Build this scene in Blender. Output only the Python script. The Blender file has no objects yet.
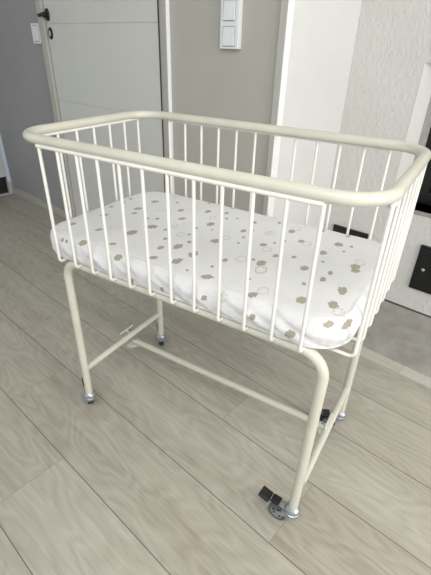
import bpy, bmesh, math, random
import numpy as np
from mathutils import Vector, Matrix, noise
random.seed(7)
PI = math.pi
COL = bpy.context.scene.collection

# ------------------------------------------------------------------ helpers
def thing(name, label=None, cat=None, loc=(0, 0, 0), parent=None, group=None):
    o = bpy.data.objects.new(name, None); COL.objects.link(o)
    o.location = loc; o.empty_display_size = .05
    if parent: o.parent = parent
    if label: o['label'] = label
    if cat: o['category'] = cat
    if group: o['group'] = group
    return o

def obj(name, bm, m, parent=None, smooth=False, loc=None, label=None, kind=None):
    me = bpy.data.meshes.new(name)
    bmesh.ops.recalc_face_normals(bm, faces=bm.faces)
    bm.to_mesh(me); bm.free()
    me.materials.append(m)
    o = bpy.data.objects.new(name, me); COL.objects.link(o)
    if parent: o.parent = parent
    if loc: o.location = loc
    if label: o['label'] = label
    if kind: o['kind'] = kind
    if smooth: smooth_by_angle(o, 40)
    return o

def struct(name, bm, m, parent=None, smooth=False):
    o = obj(name, bm, m, parent, smooth)
    if parent is None: o['kind'] = 'structure'
    return o

def NB(): return bmesh.new()

def add_box(bm, a, b, M=None, bevel=0, seg=2):
    r = bmesh.ops.create_cube(bm, size=1)
    vs = r['verts']
    for v in vs:
        v.co = Vector([a[i] + (v.co[i] + .5) * (b[i] - a[i]) for i in range(3)])
    if bevel:
        es = list({e for v in vs for e in v.link_edges})
        rb = bmesh.ops.bevel(bm, geom=es, offset=bevel, segments=seg, profile=.6, affect='EDGES')
        vs = list({v for f in rb['faces'] for v in f.verts} | {v for v in vs if v.is_valid})
    if M is not None:
        for v in vs: v.co = M @ v.co
    return vs

def fillet(pts, rads, n=10, closed=False):
    """polyline with rounded corners"""
    P = [Vector(p) for p in pts]; out = []
    N_ = len(P)
    for i in range(N_):
        r = rads[i] if isinstance(rads, (list, tuple)) else rads
        if (not closed and i in (0, N_ - 1)) or r <= 0:
            out.append(P[i]); continue
        a = (P[i - 1] - P[i]); b = (P[(i + 1) % N_] - P[i])
        a.normalize(); b.normalize()
        ang = a.angle(b)
        d = r / math.tan(ang / 2)
        c = P[i] + (a + b).normalized() * (r / math.sin(ang / 2))
        s = P[i] + a * d; e = P[i] + b * d
        u = (s - c); w = (e - c)
        tot = u.angle(w)
        for k in range(n + 1):
            t = k / n
            v = (u * math.sin((1 - t) * tot) + w * math.sin(t * tot)) / math.sin(tot)
            out.append(c + v)
    return out

def add_tube(bm, pts, r, seg=14, closed=False, cap=True, rf=None):
    P = [Vector(p) for p in pts]; n = len(P)
    T = []
    for i in range(n):
        if closed: t = P[(i + 1) % n] - P[i - 1]
        elif i == 0: t = P[1] - P[0]
        elif i == n - 1: t = P[-1] - P[-2]
        else: t = (P[i + 1] - P[i]).normalized() + (P[i] - P[i - 1]).normalized()
        T.append(t.normalized())
    up = Vector((0, 0, 1)) if abs(T[0].z) < .9 else Vector((0, 1, 0))
    nrm = (up - T[0] * up.dot(T[0])).normalized()
    rings = []
    for i in range(n):
        nrm = (nrm - T[i] * nrm.dot(T[i])).normalized()
        bi = T[i].cross(nrm)
        rr = rf(i / (n - 1)) * r if rf else r
        rings.append([bm.verts.new(P[i] + (nrm * math.cos(2 * PI * k / seg) + bi * math.sin(2 * PI * k / seg)) * rr) for k in range(seg)])
    m = n if closed else n - 1
    for i in range(m):
        A = rings[i]; B = rings[(i + 1) % n]
        for k in range(seg):
            bm.faces.new((A[k], A[(k + 1) % seg], B[(k + 1) % seg], B[k]))
    if cap and not closed:
        bm.faces.new(rings[0][::-1]); bm.faces.new(rings[-1])

def add_lathe(bm, prof, M=None, seg=28):
    """prof: list of (r, z)"""
    rings = []
    for r, z in prof:
        if r < 1e-6:
            rings.append([bm.verts.new((0, 0, z))])
        else:
            rings.append([bm.verts.new((r * math.cos(2 * PI * k / seg), r * math.sin(2 * PI * k / seg), z)) for k in range(seg)])
    for A, B in zip(rings, rings[1:]):
        for k in range(seg):
            j = (k + 1) % seg
            if len(A) == 1 and len(B) == 1: continue
            if len(A) == 1: bm.faces.new((A[0], B[k], B[j]))
            elif len(B) == 1: bm.faces.new((A[k], A[j], B[0]))
            else: bm.faces.new((A[k], A[j], B[j], B[k]))
    if M is not None:
        for R_ in rings:
            for v in R_: v.co = M @ v.co

def add_prism(bm, poly, z0, z1, M=None):
    a = [bm.verts.new((x, y, z0)) for x, y in poly]; b = [bm.verts.new((x, y, z1)) for x, y in poly]
    n = len(poly)
    bm.faces.new(a[::-1]); bm.faces.new(b)
    for i in range(n): bm.faces.new((a[i], a[(i + 1) % n], b[(i + 1) % n], b[i]))
    if M is not None:
        for v in a + b: v.co = M @ v.co

def smooth_by_angle(o, deg=35):
    me = o.data
    for p in me.polygons: p.use_smooth = True
    bm = bmesh.new(); bm.from_mesh(me)
    for e in bm.edges:
        if len(e.link_faces) == 2 and e.calc_face_angle(0) > math.radians(deg): e.smooth = False
    bm.to_mesh(me); bm.free()

# ------------------------------------------------------------------ materials
class NT:
    def __init__(s, name):
        s.m = bpy.data.materials.new(name); s.m.use_nodes = True
        s.n = s.m.node_tree.nodes; s.l = s.m.node_tree.links
        s.b = s.n['Principled BSDF']
    def new(s, t, **kw):
        x = s.n.new(t)
        for k, v in kw.items(): setattr(x, k, v)
        return x
    def lk(s, a, b): s.l.new(a, b)
    def math(s, op, a, b=None, c=None):
        x = s.new('ShaderNodeMath', operation=op)
        for i, v in enumerate((a, b, c)):
            if v is None: continue
            if isinstance(v, (int, float)): x.inputs[i].default_value = v
            else: s.lk(v, x.inputs[i])
        return x.outputs[0]
    def mix(s, f, a, b):
        x = s.new('ShaderNodeMix', data_type='RGBA')
        for i, v in ((0, f), (6, a), (7, b)):
            if isinstance(v, (int, float)): x.inputs[i].default_value = v
            elif isinstance(v, tuple): x.inputs[i].default_value = (*v[:3], 1)
            else: s.lk(v, x.inputs[i])
        return x.outputs[2]
    def ramp(s, f, stops):
        x = s.new('ShaderNodeValToRGB'); e = x.color_ramp.elements
        while len(e) < len(stops): e.new(.5)
        for i, (p, c) in enumerate(stops):
            e[i].position = p; e[i].color = (*c, 1) if isinstance(c, tuple) else (c, c, c, 1)
        s.lk(f, x.inputs[0]); return x.outputs[0]
    def noise(s, vec, scale, detail=3, rough=.5):
        x = s.new('ShaderNodeTexNoise'); x.inputs['Scale'].default_value = scale
        x.inputs['Detail'].default_value = detail; x.inputs['Roughness'].default_value = rough
        s.lk(vec, x.inputs['Vector']); return x.outputs[0]
    def bump(s, h, strength, dist):
        x = s.new('ShaderNodeBump'); x.inputs['Strength'].default_value = strength; x.inputs['Distance'].default_value = dist
        s.lk(h, x.inputs['Height']); s.lk(x.outputs[0], s.b.inputs['Normal'])
    def pos(s): return s.new('ShaderNodeNewGeometry').outputs['Position']

def simple(name, col, rough=.5, metal=0, var=.04, scale=20, bumpd=0, bscale=80, coat=0):
    t = NT(name); b = t.b
    tc = t.new('ShaderNodeTexCoord').outputs['Object']
    n = t.noise(tc, scale, 4)
    c2 = tuple(max(0, c * (1 - var * 2)) for c in col); c1 = tuple(min(1, c * (1 + var)) for c in col)
    t.lk(t.ramp(n, [(.3, c2), (.7, c1)]), b.inputs['Base Color'])
    b.inputs['Roughness'].default_value = rough; b.inputs['Metallic'].default_value = metal
    b.inputs['Coat Weight'].default_value = coat
    if bumpd: t.bump(t.noise(tc, bscale, 3), .6, bumpd)
    return t.m

M = {}
# cream enamel, a few small chips
def enamel(name='cream_enamel', f=1.0):
    t = NT(name); p = t.pos()
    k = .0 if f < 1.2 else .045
    base = t.ramp(t.noise(p, 14, 3), [(.3, (.52 * f, .508 * f, (.425 + k) * f)), (.7, (.575 * f, .562 * f, (.48 + k) * f))])
    chip = t.ramp(t.noise(p, 70, 2), [(.775, 0.0), (.79, 1.0)])
    t.lk(t.mix(chip, base, (.30, .24, .17)), t.b.inputs['Base Color'])
    t.b.inputs['Roughness'].default_value = .38
    t.b.inputs['Coat Weight'].default_value = .25; t.b.inputs['Coat Roughness'].default_value = .2
    return t.m
M['enamel'] = enamel('cream_enamel', 1.08)
M['wire'] = enamel('cream_enamel_lit', 1.45)  # same enamel made paler: light on the wires is put into its colour
M['steel'] = simple('galvanised_steel', (.42, .45, .47), .36, .8, .1, 60)
M['hub'] = simple('grey_blue_hub', (.27, .32, .34), .4, .2, .05, 60)
M['black_plastic'] = simple('black_plastic', (.012, .012, .013), .4, 0, .1, 40)
M['navy_rubber'] = simple('dark_blue_rubber', (.018, .024, .045), .5, 0, .1, 60)
M['grey_rubber'] = simple('grey_wheel', (.09, .105, .115), .45, 0, .1, 60)
M['black_iron'] = simple('black_iron', (.006, .006, .0065), .35, 0, .15, 30, .0004, 300)
M['black_glass'] = simple('dark_stove_glass', (.010, .010, .011), .08, 0, .05, 5)
M['chrome'] = simple('polished_chrome', (.8, .8, .82), .15, 1, .02)
M['trim_paint'] = simple('trim_paint', (.47, .465, .42), .4, 0, .02, 6)
M['door_paint'] = simple('door_paint', (.64, .64, .60), .42, 0, .015, 3)
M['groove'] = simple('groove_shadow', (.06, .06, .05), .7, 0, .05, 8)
M['switch_white'] = simple('white_switch_plastic', (.76, .78, .78), .3, 0, .01, 8)
M['switch_grey'] = simple('grey_switch_joint', (.40, .43, .44), .4, 0, .01, 8)
M['blue_white'] = simple('cool_white_trim', (.60, .68, .78), .4, 0, .02, 8)
M['white_trim'] = simple('white_trim_paint', (.76, .77, .76), .4, 0, .02, 8)
M['lit_edge_white'] = simple('lit_edge_white_trim', (.9, .9, .9), .35, 0, .01, 8)  # casing edges towards the window, their light put into the colour
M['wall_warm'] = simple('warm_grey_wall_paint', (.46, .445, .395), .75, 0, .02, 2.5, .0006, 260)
M['wall_grey'] = simple('grey_wall_paint', (.33, .328, .325), .75, 0, .025, 2.5, .0006, 260)
M['white_smooth'] = simple('white_smooth_plaster', (.70, .70, .685), .8, 0, .02, 4, .001, 60)
M['cabinet_grey'] = simple('light_grey_cabinet', (.52, .54, .55), .4, 0, .02, 8)
M['ceiling'] = simple('ceiling_white', (.8, .8, .79), .85, 0, .01, 2)
M['dark_gap'] = simple('dark_recess', (.012, .011, .010), .7, 0, .05, 8)
M['sill_metal'] = simple('grey_stone_sill', (.30, .29, .275), .45, 0, .05, 30)

def textured_plaster():
    t = NT('textured_white_plaster'); p = t.pos()
    big = t.noise(p, 1.6, 2)
    t.lk(t.ramp(big, [(.3, (.60, .59, .56)), (.7, (.66, .65, .625))]), t.b.inputs['Base Color'])
    t.b.inputs['Roughness'].default_value = .85
    mp = t.new('ShaderNodeMapping'); mp.inputs['Scale'].default_value = (1, 1, .55); mp.inputs['Rotation'].default_value = (0, .35, 0)
    t.lk(p, mp.inputs['Vector'])
    x = t.new('ShaderNodeTexNoise'); x.inputs['Scale'].default_value = 62
    x.inputs['Detail'].default_value = 5; x.inputs['Roughness'].default_value = .62; x.inputs['Distortion'].default_value = .5
    t.lk(mp.outputs[0], x.inputs['Vector'])
    t.bump(x.outputs[0], .8, .009)
    return t.m
M['plaster'] = textured_plaster()

# room frame: t runs along the walls, b goes away from the camera
TH = -.1741
D = Vector((math.cos(TH), math.sin(TH), 0)); N = Vector((-math.sin(TH), math.cos(TH), 0))
RM = Matrix(((D.x, N.x, 0, 0), (D.y, N.y, 0, 0), (0, 0, 1, 0), (0, 0, 0, 1)))
def rbox(bm, t0, t1, b0, b1, z0, z1, bevel=0): return add_box(bm, (t0, b0, z0), (t1, b1, z1), RM, bevel)

PW, PB, PL = .2322, .7751, 1.38      # plank width, a seam's offset, plank length
def floor_mat(name, strip=False):
    t = NT(name)
    mp = t.new('ShaderNodeMapping'); mp.vector_type = 'POINT'
    mp.inputs['Rotation'].default_value = (0, 0, -TH)
    t.lk(t.pos(), mp.inputs['Vector'])
    sx = t.new('ShaderNodeSeparateXYZ'); t.lk(mp.outputs[0], sx.inputs[0])
    X, Y = sx.outputs[0], sx.outputs[1]
    if strip:
        row = t.math('ADD', t.math('MULTIPLY', Y, 0.0), 3.0); fy = None
    else:
        v = t.math('DIVIDE', t.math('SUBTRACT', PB, Y), PW)     # 0..1 in the first row towards the camera
        row = t.math('FLOOR', v); fy = t.math('FRACT', v)
    off = .365 - 0.0
    # joints at x = .36 in row 1, +.37 per row
    jx = t.math('DIVIDE', t.math('SUBTRACT', t.math('SUBTRACT', X, -.01 if not strip else .735 - 3 * .37), t.math('MULTIPLY', row, .37)), PL)
    col = t.math('FLOOR', jx); fx = t.math('FRACT', jx)
    cv = t.new('ShaderNodeCombineXYZ'); t.lk(row, cv.inputs[0]); t.lk(col, cv.inputs[1])
    wn = t.new('ShaderNodeTexWhiteNoise', noise_dimensions='2D'); t.lk(cv.outputs[0], wn.inputs['Vector'])
    rnd = wn.outputs['Value']
    # grain
    gv = t.new('ShaderNodeCombineXYZ')
    t.lk(t.math('ADD', t.math('MULTIPLY', X, 1.0), t.math('MULTIPLY', rnd, 37.)), gv.inputs[0])
    t.lk(t.math('MULTIPLY', Y, 9.0), gv.inputs[1]); t.lk(rnd, gv.inputs[2])
    g1 = t.noise(gv.outputs[0], 1.5, 5, .6)
    gv2 = t.new('ShaderNodeCombineXYZ')
    t.lk(t.math('ADD', t.math('MULTIPLY', X, 6.0), t.math('MULTIPLY', rnd, 71.)), gv2.inputs[0])
    t.lk(t.math('MULTIPLY', Y, 110.0), gv2.inputs[1])
    g2 = t.noise(gv2.outputs[0], 1.2, 4, .6)
    # cathedral figure: distorted rings
    cx = t.new('ShaderNodeCombineXYZ')
    t.lk(t.math('ADD', t.math('MULTIPLY', X, 1.3), t.math('MULTIPLY', rnd, 13.)), cx.inputs[0])
    t.lk(t.math('MULTIPLY', Y, 4.5), cx.inputs[1])
    g3 = t.noise(cx.outputs[0], 1.7, 2, .4)
    rings = t.math('ABSOLUTE', t.math('SUBTRACT', t.math('FRACT', t.math('MULTIPLY', g3, 13.0)), .5))
    tone = t.math('ADD', t.math('MULTIPLY', g1, .42), t.math('MULTIPLY', g2, .34))
    tone = t.math('ADD', tone, t.math('MULTIPLY', rings, .20))
    tone = t.math('ADD', tone, t.math('MULTIPLY', t.math('SUBTRACT', rnd, .5), .07))
    if strip: stops = [(.2, (.44, .42, .36)), (.7, (.60, .58, .52))]
    else: stops = [(.22, (.29, .262, .208)), (.42, (.41, .382, .318)), (.62, (.52, .495, .425))]
    base = t.ramp(tone, stops)
    w = .0013
    sy = t.math('LESS_THAN', t.math('ABSOLUTE', t.math('SUBTRACT', fx, .5)), .5 - .0009 / PL)
    jmask = t.math('SUBTRACT', 1.0, sy)
    if fy is not None:
        s2 = t.math('GREATER_THAN', t.math('ABSOLUTE', t.math('SUBTRACT', fy, .5)), .5 - w / PW)
        seam = t.math('MAXIMUM', t.math('MULTIPLY', jmask, .45), s2)
    else: seam = t.math('MULTIPLY', jmask, .6)
    t.lk(t.mix(t.math('MULTIPLY', seam, .85), base, (.085, .07, .05)), t.b.inputs['Base Color'])
    t.b.inputs['Roughness'].default_value = .42
    h = t.math('SUBTRACT', t.math('MULTIPLY', g2, .25), seam)
    t.bump(h, .35, .001)
    return t.m
M['floor'] = floor_mat('pale_oak_planks')
M['strip'] = floor_mat('pale_oak_strip', True)
def concrete():
    t = NT('grey_hearth_stone'); p = t.pos()
    n = t.noise(p, 7, 6, .65)
    t.lk(t.ramp(n, [(.3, (.25, .235, .21)), (.5, (.33, .315, .285)), (.7, (.40, .385, .35))]), t.b.inputs['Base Color'])
    t.b.inputs['Roughness'].default_value = .6
    t.bump(t.noise(p, 60, 4), .3, .001); return t.m
M['hearth'] = concrete()

# ------------------------------------------------------------------ the room
A_B, S_B = .965, 1.515           # the two wall planes
H = 2.45
RT = .045                        # where the grey wall ends
bm = NB(); rbox(bm, -4.6, 4.2, -3.6, 1.058 - .063, -.05, 0)
struct('floor', bm, M['floor'])
bm = NB(); rbox(bm, RT, 4.2, .9951, 1.058, -.05, 0.0005)
struct('trim_1', bm, M['strip'])
bm = NB(); rbox(bm, RT, 4.2, 1.0581, S_B, -.05, 0.0)
struct('floor_hearth', bm, M['hearth'])
bm = NB(); rbox(bm, -4.6, 4.2, -3.6, 2.1, H, H + .05)
struct('ceiling', bm, M['ceiling'])

# grey wall: from the doorway on the left to the corner
bm = NB()
rbox(bm, -2.645, -1.645, A_B, A_B + .12, 0, H)
rbox(bm, -1.645, -1.3, A_B, A_B + .12, 2.06, H)
struct('wall_left', bm, M['wall_grey'])
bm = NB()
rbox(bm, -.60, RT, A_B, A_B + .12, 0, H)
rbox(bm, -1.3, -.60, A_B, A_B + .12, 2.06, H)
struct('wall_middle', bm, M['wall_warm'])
# return wall (faces the window) and plastered fireplace wall with an opening
bm = NB(); rbox(bm, RT - .10, RT, A_B + .12, S_B + .12, 0, H)
rbox(bm, RT, RT + .0015, A_B + .0, S_B - .001, 0.0, H)
struct('wall_return', bm, M['white_smooth'])
O0, O1, OZ0, OZ1, OD = .366, 1.22, .51, 1.11, .08
bm = NB()
rbox(bm, RT, O0, S_B, S_B + .3, 0, H)
rbox(bm, O1, 4.2, S_B, S_B + .3, 0, H)
rbox(bm, O0, O1, S_B, S_B + .3, 0, OZ0)
rbox(bm, O0, O1, S_B, S_B + .3, OZ1, H)
struct('wall_back', bm, M['plaster'])
bm = NB(); rbox(bm, 4.2, 4.3, -3.6, -2.6, 0, H); rbox(bm, 4.2, 4.3, 1.2, 1.9, 0, H); rbox(bm, 4.2, 4.3, -2.6, 1.2, 0, .35); rbox(bm, 4.2, 4.3, -2.6, 1.2, 2.25, H)
struct('wall_right', bm, M['ceiling'])
# splayed white reveals of the fireplace opening
bm = NB()
add_prism(bm, [(O0, S_B - .001), (O0 + .033, S_B + OD), (O0 + .033, S_B + .29), (O0 - .001, S_B + .29)], OZ0, OZ1, RM)
add_prism(bm, [(O1, S_B - .001), (O1 - .033, S_B + OD), (O1 - .033, S_B + .29), (O1 + .001, S_B + .29)], OZ0, OZ1, RM)
struct('trim_2', bm, M['white_smooth'])
bm = NB(); rbox(bm, O0, O1, S_B - .004, S_B + .16, OZ0 - .018, OZ0)
struct('trim_3', bm, M['sill_metal'])
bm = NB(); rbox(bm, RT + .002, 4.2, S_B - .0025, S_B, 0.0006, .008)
struct('base_gap_shade', bm, M['groove'])  # dark strip painted as the shadow gap along the wall base

# baseboards on the grey wall
bm = NB(); rbox(bm, -2.640, -1.668, A_B - .012, A_B, 0, .058, .002)
rbox(bm, -.565, .0, A_B - .012, A_B, 0, .058, .002)
struct('baseboard_left', bm, M['trim_paint'])
# corner trim of the grey wall: flat casing, window light on its edge put into a brighter white
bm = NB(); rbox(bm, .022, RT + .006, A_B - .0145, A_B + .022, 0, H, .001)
struct('trim_4', bm, M['lit_edge_white'])
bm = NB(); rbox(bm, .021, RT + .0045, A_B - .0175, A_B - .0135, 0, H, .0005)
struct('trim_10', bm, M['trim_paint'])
bm = NB(); rbox(bm, .014, .022, A_B - .006, A_B + .001, 0, H)
struct('casing_groove_shade', bm, M['groove'])  # dark strip painted as the shade in the groove beside the casing

# side closet front on the far left, at right angles to the grey wall
CT = -2.605
bm = NB(); rbox(bm, CT - .03, CT + .004, A_B - .030, A_B - .0005, .10, H, .002)
struct('trim_6', bm, M['blue_white'])  # bluish white holds the light this edge catches in its colour
bm = NB(); rbox(bm, CT - .03, CT + .002, A_B - .034, A_B - .0005, 0, .10, .001)
struct('trim_12', bm, M['trim_paint'])
bm = NB(); rbox(bm, CT - .02, CT + .010, -.60, A_B - .002, 0, .004)
struct('trim_7', bm, M['blue_white'])
bm = NB(); rbox(bm, CT - .03, CT, -.60, A_B - .031, .145, 2.04, .003)
struct('door_2', bm, M['cabinet_grey'])
bm = NB(); rbox(bm, CT - .07, CT - .05, -.60, A_B, 0, .145)
rbox(bm, CT - .05, CT - .03, -.60, A_B, .13, .145)
struct('trim_13', bm, M['dark_gap'])
bm = NB(); rbox(bm, CT - .12, CT - .07, -.60, A_B + .12, 0, H)
rbox(bm, CT - .07, CT, -.601, A_B, 2.041, H)
struct('wall_side', bm, M['wall_grey'])

# door in the grey wall
def panel_door():
    bm = NB()
    t0, t1, y = -1.607, -.6415, A_B - .002
    # leaf with a shallow horizontal groove between panels
    zs = [0.006, .828, 1.229, 1.63, 2.04]
    for a, b in zip(zs, zs[1:]):
        rbox(bm, t0, t1, y, y + .04, a + .0015, b - .0015, .0015)
    rbox(bm, t0 + .002, t1 - .002, y + .003, y + .036, zs[0], zs[-1] - .002)
    d = struct('door_1', bm, M['door_paint'])
    return d
door = panel_door()
bm = NB()
rbox(bm, -1.668, -1.614, A_B - .018, A_B + .12, 0, 2.10, .002)
rbox(bm, -.631, -.5665, A_B - .0005, A_B + .12, 0, 2.10)
add_prism(bm, [(-.614, A_B), (-.614, A_B - .006), (-.600, A_B - .017), (-.572, A_B - .020), (-.567, A_B - .0195), (-.567, A_B)], 0, 2.10, RM)
rbox(bm, -1.614, -.614, A_B - .018, A_B + .12, 2.045, 2.10, .002)
struct('trim_8', bm, M['trim_paint'])
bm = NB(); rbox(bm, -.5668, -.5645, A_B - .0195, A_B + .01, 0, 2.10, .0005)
struct('trim_11', bm, M['lit_edge_white'])  # window-facing side of the door casing, light put into its white
bm = NB()
rbox(bm, -1.614, -1.6075, A_B + .004, A_B + .1, 0, 2.045)
rbox(bm, -.641, -.631, A_B - .0012, A_B + .1, 0, 2.045)
struct('door_gap_shade', bm, M['groove'])  # dark strips painted as the shade in the gaps beside the door
Y0 = A_B - .002
FACE = RM @ Matrix.Translation((0, 0, 0))
def on_wall(t, z, b):   # local x = along wall, y = up, z = out towards the room
    return Matrix.Translation(D * t + N * b + Vector((0, 0, z))) @ Matrix(((D.x, 0, -N.x, 0), (D.y, 0, -N.y, 0), (0, 1, 0, 0), (0, 0, 0, 1)))
W0 = on_wall(-1.577, 1.272, Y0)
bm = NB()
add_lathe(bm, [(0, .0), (.027, 0), (.027, .006), (.024, .009), (.012, .010), (.011, .030), (.0, .030)], W0 @ Matrix.Diagonal((.75, 1.15, 1, 1)))
h = obj('handle_rosette', bm, M['black_iron'], door, label='black round rosette of the door handle')
smooth_by_angle(h)
bm = NB()
add_tube(bm, [W0 @ Vector(p) for p in fillet([(0, 0, .008), (0, 0, .034), (-.034, -.004, .036)], .010)], .009, 14)
h2 = obj('door_lever', bm, M['black_iron'], door, True)
W1 = on_wall(-1.572, 1.182, Y0)
bm = NB()
add_lathe(bm, [(.010, 0), (.024, 0), (.024, .005), (.021, .008), (.010, .008), (.010, 0)], W1 @ Matrix.Diagonal((.85, 1.25, 1, 1)))
h3 = obj('keyhole_plate', bm, M['black_iron'], door); smooth_by_angle(h3)
bm = NB(); add_lathe(bm, [(0, .0), (.0125, 0), (.0125, .009), (0, .009)], W1 @ Matrix.Diagonal((.8, 1.25, 1, 1)))
h4 = obj('key_cylinder', bm, M['chrome'], h3)

# wall switches
def wall_plate(name, label, t, z, b, w, hh, rockers, depth=.010):
    root = thing(name, label, 'light switch', tuple(D * t + N * b + Vector((0, 0, z))))
    Wm = Matrix(((D.x, 0, -N.x, 0), (D.y, 0, -N.y, 0), (0, 1, 0, 0), (0, 0, 0, 1)))
    bm = NB(); add_box(bm, (-w / 2, -hh / 2, 0), (w / 2, hh / 2, depth), Wm, .0025)
    obj('switch_plate', bm, M['switch_white'], root)
    n = rockers; ph = hh / n
    for i in range(n):
        cy = -hh / 2 + ph * (i + .5)
        bm = NB()
        add_box(bm, (-w * .34, cy - ph * .41, depth - .001), (w * .34, cy + ph * .41, depth + .0012), Wm, .001)
        fr = obj('rocker_frame', bm, M['switch_grey'], root)
        bm = NB()
        vs = add_box(bm, (-w * .30, cy - ph * .37, depth), (w * .30, cy + ph * .37, depth + .006), None, .001)
        for v in bm.verts:
            if v.co.z > depth + .003: v.co.z -= .0035 * (v.co.y - cy + ph * .37) / (ph * .74)
            v.co = Wm @ v.co
        obj('rocker', bm, M['switch_white'], root)
    return root
wall_plate('light_switch', 'small white single rocker light switch on dark grey wall left of the door frame', -1.732, 1.18, A_B, .092, .105, 1, .012)
wall_plate('light_switch', 'tall white light switch plate with stacked rockers on grey wall right of the door', -.2065, 1.264, A_B, .093, .252, 3, .022)

# fireplace insert
st = thing('stove_insert', 'black iron stove insert with dark glass door in the white wall opening', 'stove', tuple(D * .8 + N * (S_B + OD) + Vector((0, 0, OZ0))))
Ms = Matrix.Translation((0, 0, 0))
def sbox(bm, t0, t1, b0, b1, z0, z1, bev=0):
    c = Vector((.8, S_B + OD, OZ0))
    Rm = RM.to_3x3().to_4x4()
    add_box(bm, (t0 - .8, b0 - c.y, z0 - OZ0), (t1 - .8, b1 - c.y, z1 - OZ0), Rm, bev)
bm = NB()
sbox(bm, O0 + .059, O0 + .13, S_B + .11, S_B + .2, OZ0 + .001, OZ1 - .001, .003)
sbox(bm, O1 - .13, O1 - .059, S_B + .11, S_B + .2, OZ0 + .001, OZ1 - .001, .003)
sbox(bm, O0 + .13, O1 - .13, S_B + .11, S_B + .2, OZ0 + .001, OZ0 + .06, .003)
sbox(bm, O0 + .13, O1 - .13, S_B + .11, S_B + .2, OZ1 - .06, OZ1 - .001, .003)
obj('stove_frame', bm, M['black_iron'], st)
for sg, e in ((1, O0), (-1, O1)):
    bm = NB()
    poly = [(e + sg * .0335, S_B + OD), (e + sg * .0585, S_B + .11), (e + sg * .0585, S_B + .2), (e + sg * .0335, S_B + .2)]
    c = Vector((.8, S_B + OD, OZ0))
    add_prism(bm, [(p[0] - c.x, p[1] - c.y) for p in poly], .001, OZ1 - OZ0 - .001, RM)
    obj('stove_surround', bm, M['sill_metal'], st)
bm = NB(); sbox(bm, O0 + .125, O1 - .125, S_B + .15, S_B + .16, OZ0 + .055, OZ1 - .055)
obj('stove_glass', bm, M['black_glass'], st)
bm = NB(); sbox(bm, O0 + .08, O1 - .08, S_B + .172, S_B + .28, OZ0 + .01, OZ1 - .01)
obj('stove_body', bm, M['black_iron'], st)
bm = NB()
for k in range(2):
    z = OZ0 + .10 + .4 * k
    sbox(bm, O1 - .10, O1 - .085, S_B + .095, S_B + .132, z, z + .015, .002)
sbox(bm, O1 - .10, O1 - .085, S_B + .085, S_B + .10, OZ0 + .09, OZ0 + .525, .004)
obj('stove_handle', bm, M['steel'], st)

def soot_door(label, tc, zc, w, hh, kx=0):
    root = thing('soot_door', label, 'cleanout door', tuple(D * tc + N * S_B + Vector((0, 0, zc))), group=None)
    Wm = Matrix(((D.x, 0, -N.x, 0), (D.y, 0, -N.y, 0), (0, 1, 0, 0), (0, 0, 0, 1)))
    bm = NB(); add_box(bm, (-w / 2, -hh / 2, 0), (w / 2, hh / 2, .012), Wm, .003)
    obj('plate_frame', bm, M['black_iron'], root)
    bm = NB(); add_box(bm, (-w / 2 + .012, -hh / 2 + .012, .01), (w / 2 - .012, hh / 2 - .012, .019), Wm, .004)
    obj('door_leaf', bm, M['black_iron'], root)
    if True:
        bm = NB(); add_lathe(bm, [(.0, .018), (.008, .018), (.008, .021), (.0055, .022), (.0055, .026), (.004, .028), (0, .028)], Wm @ Matrix.Translation((kx, 0, 0)))
        k = obj('knob', bm, M['chrome'], root, True)
    return root
soot_door('square black cleanout door with a chrome knob low on the plastered wall under the stove', .655, .243, .190, .232, -.052)
soot_door('black cleanout door low on the plastered wall, seen just over the back edge of the mattress', .205, .215, .195, .235)

# ------------------------------------------------------------------ the crib
XR = 11 * .065                  # 12 wires at 65 mm
XL, XE = -.100, .812            # end wires
YF, YB = 0.0, .519
ZT, ZB = .9305, .617
WR, TR = .0040, .0125
crib = thing('bassinet', 'cream enamelled metal wire bassinet on a tube stand with four casters', 'bassinet', (.36, .24, 0))
CB = Vector((.36, .24, 0))
def C(p): return Vector(p) - CB
def tube_part(name, pts, r, parent=crib, rads=0, closed=False, seg=16, n=10, **kw):
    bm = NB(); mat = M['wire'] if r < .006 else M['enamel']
    pp = fillet([C(p) for p in pts], rads, n, closed)
    add_tube(bm, pp, r, seg, closed)
    return obj(name, bm, mat, parent, True, **kw)
# top rim
rz = .944
rim = [(XL - .003, YF + .008, rz), (XE - .004, YF + .008, rz), (XE - .004, YB - .008, rz), (XL - .003, YB - .008, rz)]
tube_part('top_rim', rim, TR, rads=.088, closed=True, seg=24, n=18)
# side rails: each a rod whose two ends turn down into the outermost wires
xs = [i * .065 for i in range(12)]
ysL = [.074 + i * .0667 for i in range(7)]
ysR = [.058 + i * .0617 for i in range(7)]
def corner_rod(name, a, b): return tube_part(name, [a, b], WR * 1.05)
tube_part('side_rail', [(xs[0] - .006, YF, ZT), (xs[-1] + .0, YF, ZT)], WR * 1.15, label='thin cream rod under the front of the rim')
tube_part('side_rail', [(xs[0], YB, ZT), (xs[-1], YB, ZT)], WR * 1.15)
tube_part('side_rail', [(XL, ysL[0], ZT), (XL, ysL[-1], ZT)], WR * 1.15)
tube_part('side_rail', [(XE, ysR[0], ZT), (XE, ysR[-1], ZT)], WR * 1.15)
# wires: down one side, under the mattress, up the other
for x in xs:
    tube_part('wire_bar', [(x, YF, ZT + .002), (x, YF, ZB), (x, YB, ZB), (x, YB, ZT + .002)], WR, rads=[0, .011, .011, 0], seg=10, n=6)
for a, b in zip(ysL, ysR):
    tube_part('wire_bar', [(XL, a, ZT + .002), (XL, a, ZB - .0075), (XE, b, ZB - .0075), (XE, b, ZT + .002)], WR, rads=[0, .013, .013, 0], seg=10, n=6)
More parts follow.
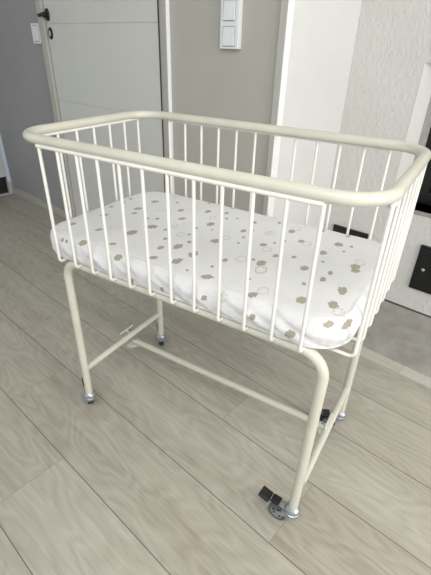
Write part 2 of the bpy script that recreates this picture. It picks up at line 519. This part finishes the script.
# stand
ZU = .609
LX, RX, FY, BY = -.0128, .7669, .0273, .4331
HC = .082
BR_ = .058
for yy in (FY, BY):
    for sx, lx in ((1, LX), (-1, RX)):
        tube_part('leg', [(lx + sx * .16, yy, ZU), (lx, yy, ZU), (lx - (.007 if (sx < 0 and yy == FY) else 0), yy, HC)], TR, rads=[0, BR_, 0], seg=20, n=14)
    tube_part('top_tube', [(LX + .16, yy, ZU), (RX - .16, yy, ZU)], TR, seg=20)
ZC = .192
for lx in (LX, RX):
    tube_part('crossbar', [(lx, FY + .006, ZC), (lx, BY - .006, ZC)], .0105, seg=18)
# stretcher between the crossbars, with its flattened hinge ends
YS, ZS = .262, .166
def stretcher():
    bm = NB()
    pts = [C((LX + .012 + (RX - LX - .024) * k / 40, YS, ZS)) for k in range(41)]
    add_tube(bm, pts, .0105, 18)
    return obj('stretcher', bm, M['enamel'], crib, True)
stretcher()
for lx, s in ((LX, 1), (RX, -1)):
    # half-moon hinge plate hanging under the crossbar
    bm = NB()
    poly = [(s * .004, -.030), (s * .004, .030)] + [(s * (.004 + .034 * math.cos(a)), .030 * math.sin(a)) for a in [PI / 2 - PI * k / 14 for k in range(1, 14)]]
    add_prism(bm, poly, -.0015, .0015, Matrix.Translation(C((lx - s * .006, YS - .002, ZS - .0115))))
    obj('hinge_plate', bm, M['enamel'], crib)
    # latch: strip clip beside the crossbar
    bm = NB()
    xo = lx - .010; zo = ZC + (.028 if s > 0 else .015); yo = YS - .008
    if s > 0: xo = lx - .022; zo = ZC + .014
    else: xo += .006
    pp = [C((xo, yo - .030, zo)), C((xo, yo + .040, zo))] if s > 0 else fillet([C((lx, yo - .034, ZC + .004)), C((xo, yo - .032, zo)), C((xo, yo + .032, zo)), C((lx, yo + .034, ZC + .004))], [0, .007, .007, 0], 6)
    add_tube(bm, pp, .0032, 8)
    if s > 0: add_tube(bm, [C((xo, yo + .004, zo - .001)), C((lx, yo + .004, ZC - .004))], .0032, 8)
    obj('latch_clip', bm, M['enamel'], crib, True)
    bm = NB()
    add_lathe(bm, [(0, -.014), (.005, -.014), (.005, .014), (0, .014)], Matrix.Translation(C((lx + s * .020, YS, ZS))) @ Matrix.Rotation(0, 4, 'X'), 14)
    obj('hinge_pin', bm, M['steel'], crib)

# casters ------------------------------------------------------------
def caster(lx, ly, ang, brake, rubber, label):
    """swivel caster; its wheel trails in the direction ang"""
    root = thing('caster', None, None, tuple(C((lx, ly, 0))), crib); root['label'] = label
    Rz = Matrix.Rotation(ang, 4, 'Z')
    wr = .0280; off = .039
    # swivel collar: stacked steel cups
    bm = NB()
    add_lathe(bm, [(0, .056), (.0185, .056), (.0205, .060), (.0205, .066), (.0175, .068), (.0175, .0705), (.0205, .0725), (.0205, .079), (.0185, .083), (.0150, .086), (.0130, .088), (.0, .088)])
    k = obj('swivel_collar', bm, M['steel'], root); smooth_by_angle(k, 30)
    # fork: two side plates joined by a crown
    bm = NB()
    for s in (-1, 1):
        poly = [(-.014, .060), (.016, .060), (off + .004, .036), (off + .0045, .025), (off, .021), (off - .005, .024), (off - .012, .036), (-.012, .054)]
        Mm = Rz @ Matrix(((1, 0, 0, 0), (0, 0, -1, 0), (0, 1, 0, 0), (0, 0, 0, 1)))
        add_prism(bm, poly, s * .0132 - .0009, s * .0132 + .0009, Mm)
    add_box(bm, (-.014, -.0135, .054), (.026, .0135, .060), Rz, .001)
    k = obj('fork', bm, M['steel'], root)
    Mw = Rz @ Matrix.Translation((off, 0, wr)) @ Matrix.Rotation(PI / 2, 4, 'X')
    bm = NB()
    add_lathe(bm, [(.019, -.009), (.0245, -.0105), (wr, -.0075), (wr, .0075), (.0245, .0105), (.019, .009), (.019, -.009)], Mw, 36)
    w = obj('wheel', bm, rubber, root); smooth_by_angle(w, 30)
    bm = NB()
    add_lathe(bm, [(0, -.0095), (.007, -.0095), (.0085, -.006), (.0165, -.006), (.0188, -.0088), (.0188, .0088), (.0165, .006), (.0085, .006), (.007, .0095), (0, .0095)], Mw, 30)
    hb = obj('wheel_hub', bm, M['hub'], w); smooth_by_angle(hb, 30)
    bm = NB()
    for sgn in (-1, 1):
        for q in range(5):
            a = 2 * PI * q / 5 + .4
            add_lathe(bm, [(0, -.0005), (.0042, -.0005), (.0042, .0005), (0, .0005)], Mw @ Matrix.Translation((.0125 * math.cos(a), .0125 * math.sin(a), sgn * .0066)), 10)
    obj('hub_hole', bm, M['black_plastic'], w)
    if brake:
        bm = NB()
        add_box(bm, (.004, -.011, .0615), (.072, .011, .0655), Rz @ Matrix.Rotation(-.12, 4, 'Y'), .001)
        obj('brake_bracket', bm, M['steel'], root)
        bm = NB()
        Bm = Rz @ Matrix.Translation((.051, 0, .068)) @ Matrix.Rotation(.06, 4, 'Y')
        add_box(bm, (-.015, -.012, -.004), (.014, .012, .006), Bm, .003)
        Bm = Rz @ Matrix.Translation((.079, 0, .063)) @ Matrix.Rotation(-.25, 4, 'Y')
        add_box(bm, (-.013, -.0155, -.007), (.020, .0155, .007), Bm, .003)
        obj('brake_pedal', bm, M['black_plastic'], root, label='black brake pedal')
    return root
caster(RX - .0075, FY, math.radians(176), True, M['grey_rubber'], 'steel caster with grey wheel and raised brake pedal')
caster(RX, BY, math.radians(205), True, M['black_plastic'], 'steel braked caster at the back right leg')
caster(LX, FY, math.radians(145), True, M['navy_rubber'], 'steel caster with narrow dark blue wheel at the front left leg')
caster(LX, BY, math.radians(131), True, M['navy_rubber'], 'steel caster with narrow dark blue wheel at the back left leg')

# ------------------------------------------------------------------ mattress
MX0, MX1, MY0, MY1 = -.094, .802, .006, .508
MZ0, MZ1 = ZB + WR + .001, .697
def mattress_mesh():
    xc0, xc1 = MX0, MX1
    rc = .125; rn = .085
    # outline, rounded rectangle
    per = []
    def arc(cx, cy, a0, a1, r, n=90):
        for k in range(n): 
            a = a0 + (a1 - a0) * k / n; per.append((cx + r * math.cos(a), cy + r * math.sin(a)))
    def line(p, q, st=.003):
        n = max(1, int(math.hypot(q[0] - p[0], q[1] - p[1]) / st))
        for k in range(n): per.append((p[0] + (q[0] - p[0]) * k / n, p[1] + (q[1] - p[1]) * k / n))
    rr = .100
    line((MX0 + rn, MY0), (MX1 - rr, MY0)); arc(MX1 - rr, MY0 + rr, -PI / 2, 0, rr)
    line((MX1, MY0 + rr), (MX1, MY1 - rr)); arc(MX1 - rr, MY1 - rr, 0, PI / 2, rr)
    line((MX1 - rr, MY1), (MX0 + rc, MY1)); arc(MX0 + rc, MY1 - rc, PI / 2, PI, rc)
    line((MX0, MY1 - rc), (MX0, MY0 + rn)); arc(MX0 + rn, MY0 + rn, PI, 1.5 * PI, rn)
    O = np.array(per); n = len(O)
    hw = (MY1 - MY0) / 2; yc = (MY0 + MY1) / 2
    S = np.stack([np.clip(O[:, 0], MX0 + hw, MX1 - hw), np.full(n, yc)], 1)
    T_ = np.roll(O, -1, 0) - np.roll(O, 1, 0); T_ /= np.linalg.norm(T_, axis=1)[:, None]
    Nn = np.stack([T_[:, 1], -T_[:, 0]], 1)          # outward
    zm = (MZ0 + MZ1) / 2; hh = (MZ1 - MZ0) / 2
    er = .040                                         # how far the rounding reaches inwards
    rings = []
    # top, centre to edge
    K = 84
    for k in range(K + 1):
        s = k / K
        inner = O - Nn * er
        rings.append((S + (inner - S) * s, np.full(n, MZ1), 0.0))
    # rounded side
    for k in range(1, 41):
        a = PI * k / 40
        sa = math.sin(a) ** .8; ca = math.copysign(abs(math.cos(a)) ** .85, math.cos(a))
        e2 = .014 + (er - .014) * (.5 + .5 * math.cos(a))
        rings.append((O - Nn * e2 * (1 - sa), np.full(n, zm + hh * ca), 1.0 if ca < .9 else .4))
    # bottom
    for k in range(1, 13):
        s = 1 - k / 12
        inner = O - Nn * .014
        rings.append((S + (inner - S) * s, np.full(n, MZ0), 0.0))
    V = []
    for j, (xy, z, side) in enumerate(rings):
        for i in range(n):
            x, y = xy[i]; zz = z[i]
            if zz > MZ0 + .004:
                p = Vector((x, y, zz))
                q = noise.noise(Vector((x * 5, y * 5, 0)))
                if zz >= MZ1 - .002: zz += .003 * q - .0015
                # dome: the edge lies lower than the middle
                dx = min(x - MX0, MX1 - x); dy = min(y - MY0, MY1 - y); d = max(0, min(dx, dy))
                zz -= .006 * math.exp(-d / .03) * max(0, (zz - zm) / hh)
                if side > 0:
                    # pillow bulges between the wires and puckered sheet near the bottom
                    h = (zz - MZ0) / (MZ1 - MZ0)
                    ed = Nn[i]
                    sc = .0025 * abs(math.sin(PI * (x if abs(ed[1]) > .5 else y) / .065)) if True else 0
                    wr = noise.noise(Vector((x * 60, y * 60, zz * 10))) * .0035 * max(0, 1 - h) \
                        + noise.noise(Vector((x * 9, y * 9, zz * 45 + x * 20))) * .0055 * side
                    x += ed[0] * (wr + sc - .003); y += ed[1] * (wr + sc - .003)
                    # lower edge pulled in
                    pull = .004 * max(0, .5 - h)
                    x -= ed[0] * pull; y -= ed[1] * pull
            V.append((x, y, zz))
    F = []
    for j in range(len(rings) - 1):
        a = j * n; b = a + n
        for i in range(n):
            i2 = (i + 1) % n
            F.append((a + i, b + i, b + i2, a + i2))
    return V, F

CLOUDS = [
    (0.0839, 0.0213, 0.6885, 0.0101, 'f'), (0.2125, 0.0166, 0.6832, 0.0090, 'f'), (-0.0323, 0.0854, 0.6942, 0.0091, 'f'),
    (0.0643, 0.0973, 0.6961, 0.0075, 'f'), (-0.0065, 0.1898, 0.6949, 0.0095, 'f'), (-0.0409, 0.2551, 0.6955, 0.0064, 'f'),
    (0.1603, 0.0525, 0.6944, 0.0070, 'f'), (0.1533, 0.1341, 0.6959, 0.0112, 'f'), (0.0427, 0.2869, 0.6973, 0.0099, 'f'),
    (0.1733, 0.1995, 0.6961, 0.0103, 'f'), (0.0418, 0.3743, 0.6958, 0.0097, 'f'), (0.0605, 0.2509, 0.6973, 0.0069, 'f'),
    (0.2965, 0.0521, 0.6925, 0.0083, 'f'), (0.2769, 0.1069, 0.6936, 0.0070, 'f'), (0.2536, 0.1582, 0.6941, 0.0055, 'f'),
    (0.2157, 0.2071, 0.6952, 0.0051, 'f'), (0.0071, 0.0154, 0.6790, 0.0052, 'd'), (0.0255, 0.0141, 0.6801, 0.0046, 'd'),
    (-0.0424, 0.3491, 0.6956, 0.0057, 'd'), (0.1455, 0.2570, 0.6963, 0.0051, 'd'), (0.1215, 0.2404, 0.6970, 0.0045, 'd'),
    (-0.0347, 0.3067, 0.6963, 0.0049, 'd'), (0.0929, 0.1339, 0.6965, 0.0114, 'o'), (0.1578, 0.3596, 0.6948, 0.0078, 'f'),
    (0.2035, 0.3039, 0.6945, 0.0081, 'f'), (0.3103, 0.1372, 0.6941, 0.0094, 'f'), (0.3590, 0.0687, 0.6944, 0.0098, 'f'),
    (0.3701, 0.1211, 0.6953, 0.0101, 'f'), (0.2991, 0.3160, 0.6949, 0.0092, 'f'), (0.2347, 0.3993, 0.6958, 0.0078, 'f'),
    (0.3740, 0.2219, 0.6952, 0.0091, 'f'), (0.2925, 0.4197, 0.6966, 0.0063, 'f'), (0.4024, 0.3277, 0.6948, 0.0070, 'f'),
    (0.4553, 0.1363, 0.6963, 0.0055, 'f'), (0.3999, 0.4024, 0.6954, 0.0060, 'f'), (0.4928, 0.2732, 0.6956, 0.0071, 'f'),
    (0.5368, 0.1722, 0.6964, 0.0092, 'f'), (0.2821, 0.4790, 0.6935, 0.0073, 'f'), (0.1052, 0.4131, 0.6949, 0.0050, 'd'),
    (0.2894, 0.2180, 0.6942, 0.0041, 'd'), (0.3185, 0.1765, 0.6943, 0.0051, 'd'), (0.1956, 0.4688, 0.6948, 0.0042, 'd'),
    (0.3246, 0.2832, 0.6946, 0.0030, 'd'), (0.3163, 0.3794, 0.6961, 0.0039, 'd'), (0.3417, 0.4000, 0.6963, 0.0032, 'd'),
    (0.4242, 0.2874, 0.6949, 0.0041, 'd'), (0.4314, 0.2458, 0.6955, 0.0034, 'd'), (0.4233, 0.3480, 0.6946, 0.0031, 'd'),
    (0.5123, 0.1784, 0.6966, 0.0037, 'd'), (0.2783, 0.2690, 0.6943, 0.0043, 'd'), (0.4850, 0.1635, 0.6965, 0.0100, 'o'),
    (0.3871, 0.2561, 0.6951, 0.0086, 'o'), (0.1128, 0.3171, 0.6960, 0.0099, 'o'), (0.2377, 0.2818, 0.6944, 0.0086, 'o'),
    (0.2705, 0.2045, 0.6943, 0.0087, 'o'), (0.2223, 0.2433, 0.6948, 0.0078, 'o'), (0.4682, 0.3562, 0.6941, 0.0076, 'o'),
    (0.2772, 0.3617, 0.6956, 0.0082, 'o'), (0.5187, 0.4065, 0.6942, 0.0077, 'f'), (0.5668, 0.3560, 0.6947, 0.0067, 'f'),
    (0.5481, 0.2304, 0.6964, 0.0062, 'f'), (0.6331, 0.2100, 0.6951, 0.0080, 'f'), (0.5888, 0.2510, 0.6956, 0.0051, 'f'),
    (0.5920, 0.4638, 0.6949, 0.0052, 'f'), (0.6600, 0.3932, 0.6953, 0.0084, 'f'), (0.6427, 0.3191, 0.6950, 0.0075, 'f'),
    (0.6932, 0.2220, 0.6953, 0.0053, 'f'), (0.7342, 0.2882, 0.6951, 0.0087, 'f'), (0.6891, 0.1826, 0.6951, 0.0061, 'f'),
    (0.6647, 0.4662, 0.6949, 0.0051, 'f'), (0.5123, 0.3017, 0.6950, 0.0034, 'd'), (0.5286, 0.3298, 0.6946, 0.0041, 'd'),
    (0.4614, 0.4463, 0.6945, 0.0045, 'd'), (0.6849, 0.3586, 0.6950, 0.0033, 'd'), (0.6592, 0.2690, 0.6951, 0.0032, 'd'),
    (0.6925, 0.3991, 0.6951, 0.0040, 'd'), (0.4748, 0.3588, 0.6941, 0.0089, 'o'), (0.5135, 0.2506, 0.6962, 0.0087, 'o'),
    (0.5505, 0.1431, 0.6958, 0.0106, 'o'), (0.5208, 0.4328, 0.6944, 0.0091, 'o'), (0.5857, 0.3487, 0.6950, 0.0091, 'o'),
    (0.7377, 0.3183, 0.6948, 0.0094, 'o'), (0.6808, 0.0706, 0.6950, 0.0087, 'f'), (0.7424, 0.1580, 0.6945, 0.0091, 'f'),
    (0.7428, 0.0913, 0.6943, 0.0086, 'f'), (0.7535, 0.0333, 0.6837, 0.0072, 'f'), (0.5840, 0.0356, 0.6913, 0.0084, 'f'),
    (0.6008, 0.0055, 0.6567, 0.0066, 'f'), (0.6868, 0.0065, 0.6469, 0.0085, 'f'), (0.7406, 0.2678, 0.6952, 0.0075, 'f'),
    (0.7838, 0.0645, 0.6771, 0.0057, 'f'), (0.6595, 0.1384, 0.6949, 0.0039, 'd'), (0.5478, 0.0889, 0.6949, 0.0028, 'd'),
    (0.5972, 0.0604, 0.6940, 0.0090, 'o'), (0.7602, 0.0736, 0.6929, 0.0084, 'o'), (0.5504, 0.1417, 0.6958, 0.0099, 'o'),
    (0.2538, 0.0135, 0.6298, 0.0066, 'f'), (0.3539, 0.0102, 0.6394, 0.0063, 'f'), (0.4621, 0.0437, 0.6941, 0.0095, 'f'),
    (0.4768, 0.0082, 0.6606, 0.0059, 'f'), (0.4061, 0.0431, 0.6942, 0.0035, 'd'), (0.4460, 0.0901, 0.6960, 0.0035, 'd'),
    (0.5246, 0.0130, 0.6750, 0.0085, 'o')
]
def cloud_material():
    t = NT('cloud_print_cotton')
    a = t.new('ShaderNodeAttribute', attribute_name='print'); 
    sep = t.new('ShaderNodeSeparateColor'); t.lk(a.outputs['Color'], sep.inputs[0])
    p = t.pos()
    white = t.ramp(t.noise(p, 9, 2), [(.3, (.68, .68, .68)), (.7, (.72, .72, .72))])
    c = t.mix(t.ramp(sep.outputs[0], [(.45, 0.0), (.55, 1.0)]), white, t.mix(t.noise(p, 300, 2), (.30, .268, .205), (.40, .365, .295)))
    c = t.mix(t.math('MULTIPLY', t.ramp(sep.outputs[1], [(.3, 0.0), (.7, 1.0)]), .75), c, (.46, .41, .34))
    v = t.new('ShaderNodeTexVoronoi'); v.inputs['Scale'].default_value = 62; t.lk(p, v.inputs['Vector'])
    dots = t.math('LESS_THAN', v.outputs['Distance'], .12)
    c = t.mix(t.math('MULTIPLY', dots, .28), c, (.42, .37, .30))
    t.lk(c, t.b.inputs['Base Color'])
    t.b.inputs['Roughness'].default_value = .85
    t.b.inputs['Sheen Weight'].default_value = .15
    wn = t.new('ShaderNodeMapping'); wn.inputs['Scale'].default_value = (8, 14, 30); wn.inputs['Rotation'].default_value = (0, .7, 0)
    t.lk(p, wn.inputs['Vector'])
    sz = t.new('ShaderNodeSeparateXYZ'); t.lk(p, sz.inputs[0])
    low = t.math('SUBTRACT', 1.0, t.math('MULTIPLY', t.math('MAXIMUM', t.math('SUBTRACT', sz.outputs[2], .655), 0.0), 30.0))
    hgt = t.math('ADD', t.math('MULTIPLY', t.noise(p, 500, 3), .05), t.math('MULTIPLY', t.noise(wn.outputs[0], 1.0, 3), t.math('MAXIMUM', low, .08)))
    t.bump(hgt, .7, .010)
    return t.m
M['cloud'] = cloud_material()

def build_mattress():
    V, F = mattress_mesh()
    me = bpy.data.meshes.new('bassinet_mattress')
    me.from_pydata(V, [], F)
    bm = bmesh.new(); bm.from_mesh(me)
    bmesh.ops.remove_doubles(bm, verts=bm.verts, dist=.00005)
    bmesh.ops.recalc_face_normals(bm, faces=bm.faces)
    bm.to_mesh(me); bm.free()
    co = np.empty(len(me.vertices) * 3); me.vertices.foreach_get('co', co); co = co.reshape(-1, 3)
    fill = np.zeros(len(co)); line = np.zeros(len(co))
    rng = random.Random(3)
    for (x, y, z, r, kind) in CLOUDS:
        r *= 1.22
        d0 = co - np.array([x, y, z])
        near = np.where((d0 ** 2).sum(1) < (r * 3) ** 2)[0]
        if not len(near): continue
        # local axes in the surface
        side = z < MZ1 - .018
        if side: U_, V_ = np.array([1, 0, 0]), np.array([0, .3, .95])
        else: U_, V_ = np.array([.85, .53, 0]), np.array([-.53, .85, 0])
        d = d0[near]; u = d @ U_; v = d @ V_
        if y < .06:
            u = d[:, 0]; v = np.sign(d[:, 1] + d[:, 2]) * np.hypot(d[:, 1], d[:, 2])
        v = v / (1.0 if y < .06 else 1.05 + .4 * min(1, max(0, x / .45)))
        ang = rng.uniform(.15, .8) if not side else rng.uniform(.4, 1.2); u, v = u * math.cos(ang) + v * math.sin(ang), -u * math.sin(ang) + v * math.cos(ang)
        sd = np.full(len(near), 1e9)
        if kind == 'd': blobs = [(0, 0, 1.0), (.5, .2, .7)]
        else: blobs = [(0, 0, .62), (.85, .1, .42), (-.85, -.05, .42), (.35, .5, .42), (-.35, .42, .42), (.4, -.42, .40), (-.38, -.45, .38)]
        for bx_, by_, br in blobs:
            j = rng.uniform(-.1, .1)
            sd = np.minimum(sd, np.hypot(u - (bx_ + j) * r, v - (by_ - j) * r) - br * r)
        if kind == 'o':
            line[near] = np.maximum(line[near], np.clip(1.15 - np.abs(sd) / .0016, 0, 1))
        else:
            fill[near] = np.maximum(fill[near], np.clip(.5 - sd / .003, 0, 1))
    at = me.color_attributes.new('print', 'FLOAT_COLOR', 'POINT')
    buf = np.zeros((len(co), 4)); buf[:, 0] = fill; buf[:, 1] = line; buf[:, 3] = 1
    at.data.foreach_set('color', buf.ravel())
    for p in me.polygons: p.use_smooth = True
    me.materials.append(M['cloud'])
    o = bpy.data.objects.new('bassinet_mattress', me); COL.objects.link(o)
    o['label'] = 'white mattress in a fitted sheet printed with beige clouds, lying in the wire bassinet'
    o['category'] = 'mattress'
    return o
mattress = build_mattress()

# ------------------------------------------------------------------ light
w = bpy.data.worlds.new('World'); bpy.context.scene.world = w; w.use_nodes = True
bg = w.node_tree.nodes['Background']; bg.inputs[0].default_value = (.86, .93, 1, 1); bg.inputs[1].default_value = .95
def area(name, loc, target, sx, sy, power, col):
    l = bpy.data.lights.new(name, 'AREA'); l.shape = 'RECTANGLE'; l.size = sx; l.size_y = sy; l.energy = power; l.color = col
    o = bpy.data.objects.new(name, l); COL.objects.link(o); o.location = loc
    o.rotation_euler = (Vector(target) - Vector(loc)).to_track_quat('-Z', 'Y').to_euler(); return o
area('window_light', tuple(D * 4.1 + N * .0 + Vector((0, 0, 1.3))), tuple(D * 0 + N * -.2 + Vector((0, 0, .9))), 2.2, 1.8, 80, (1, .985, .96))
area('overhead_fill', tuple(D * 1.2 + N * -.7 + Vector((0, 0, 2.38))), (.6, .0, .3), 1.8, 1.2, 47, (1, .98, .95))  # unseen fill added overhead to brighten the mattress top and floor

# ------------------------------------------------------------------ camera
cam = bpy.data.cameras.new('camera'); co_ = bpy.data.objects.new('camera', cam); COL.objects.link(co_)
Rm = Matrix(((0.84952935, -0.28776345, 0.44214487), (0.52694073, 0.42289102, -0.73722225), (0.02516652, 0.85927608, 0.51089262)))
co_.matrix_world = Matrix.Translation((.9007, -.6491, 1.1536)) @ Rm.to_4x4()
cam.sensor_fit = 'HORIZONTAL'; cam.sensor_width = 36; cam.lens = 409.655 / 431 * 36
cam.clip_start = .02
sc = bpy.context.scene
sc.camera = co_
sc.view_settings.view_transform = 'Standard'
sc.view_settings.exposure = 0
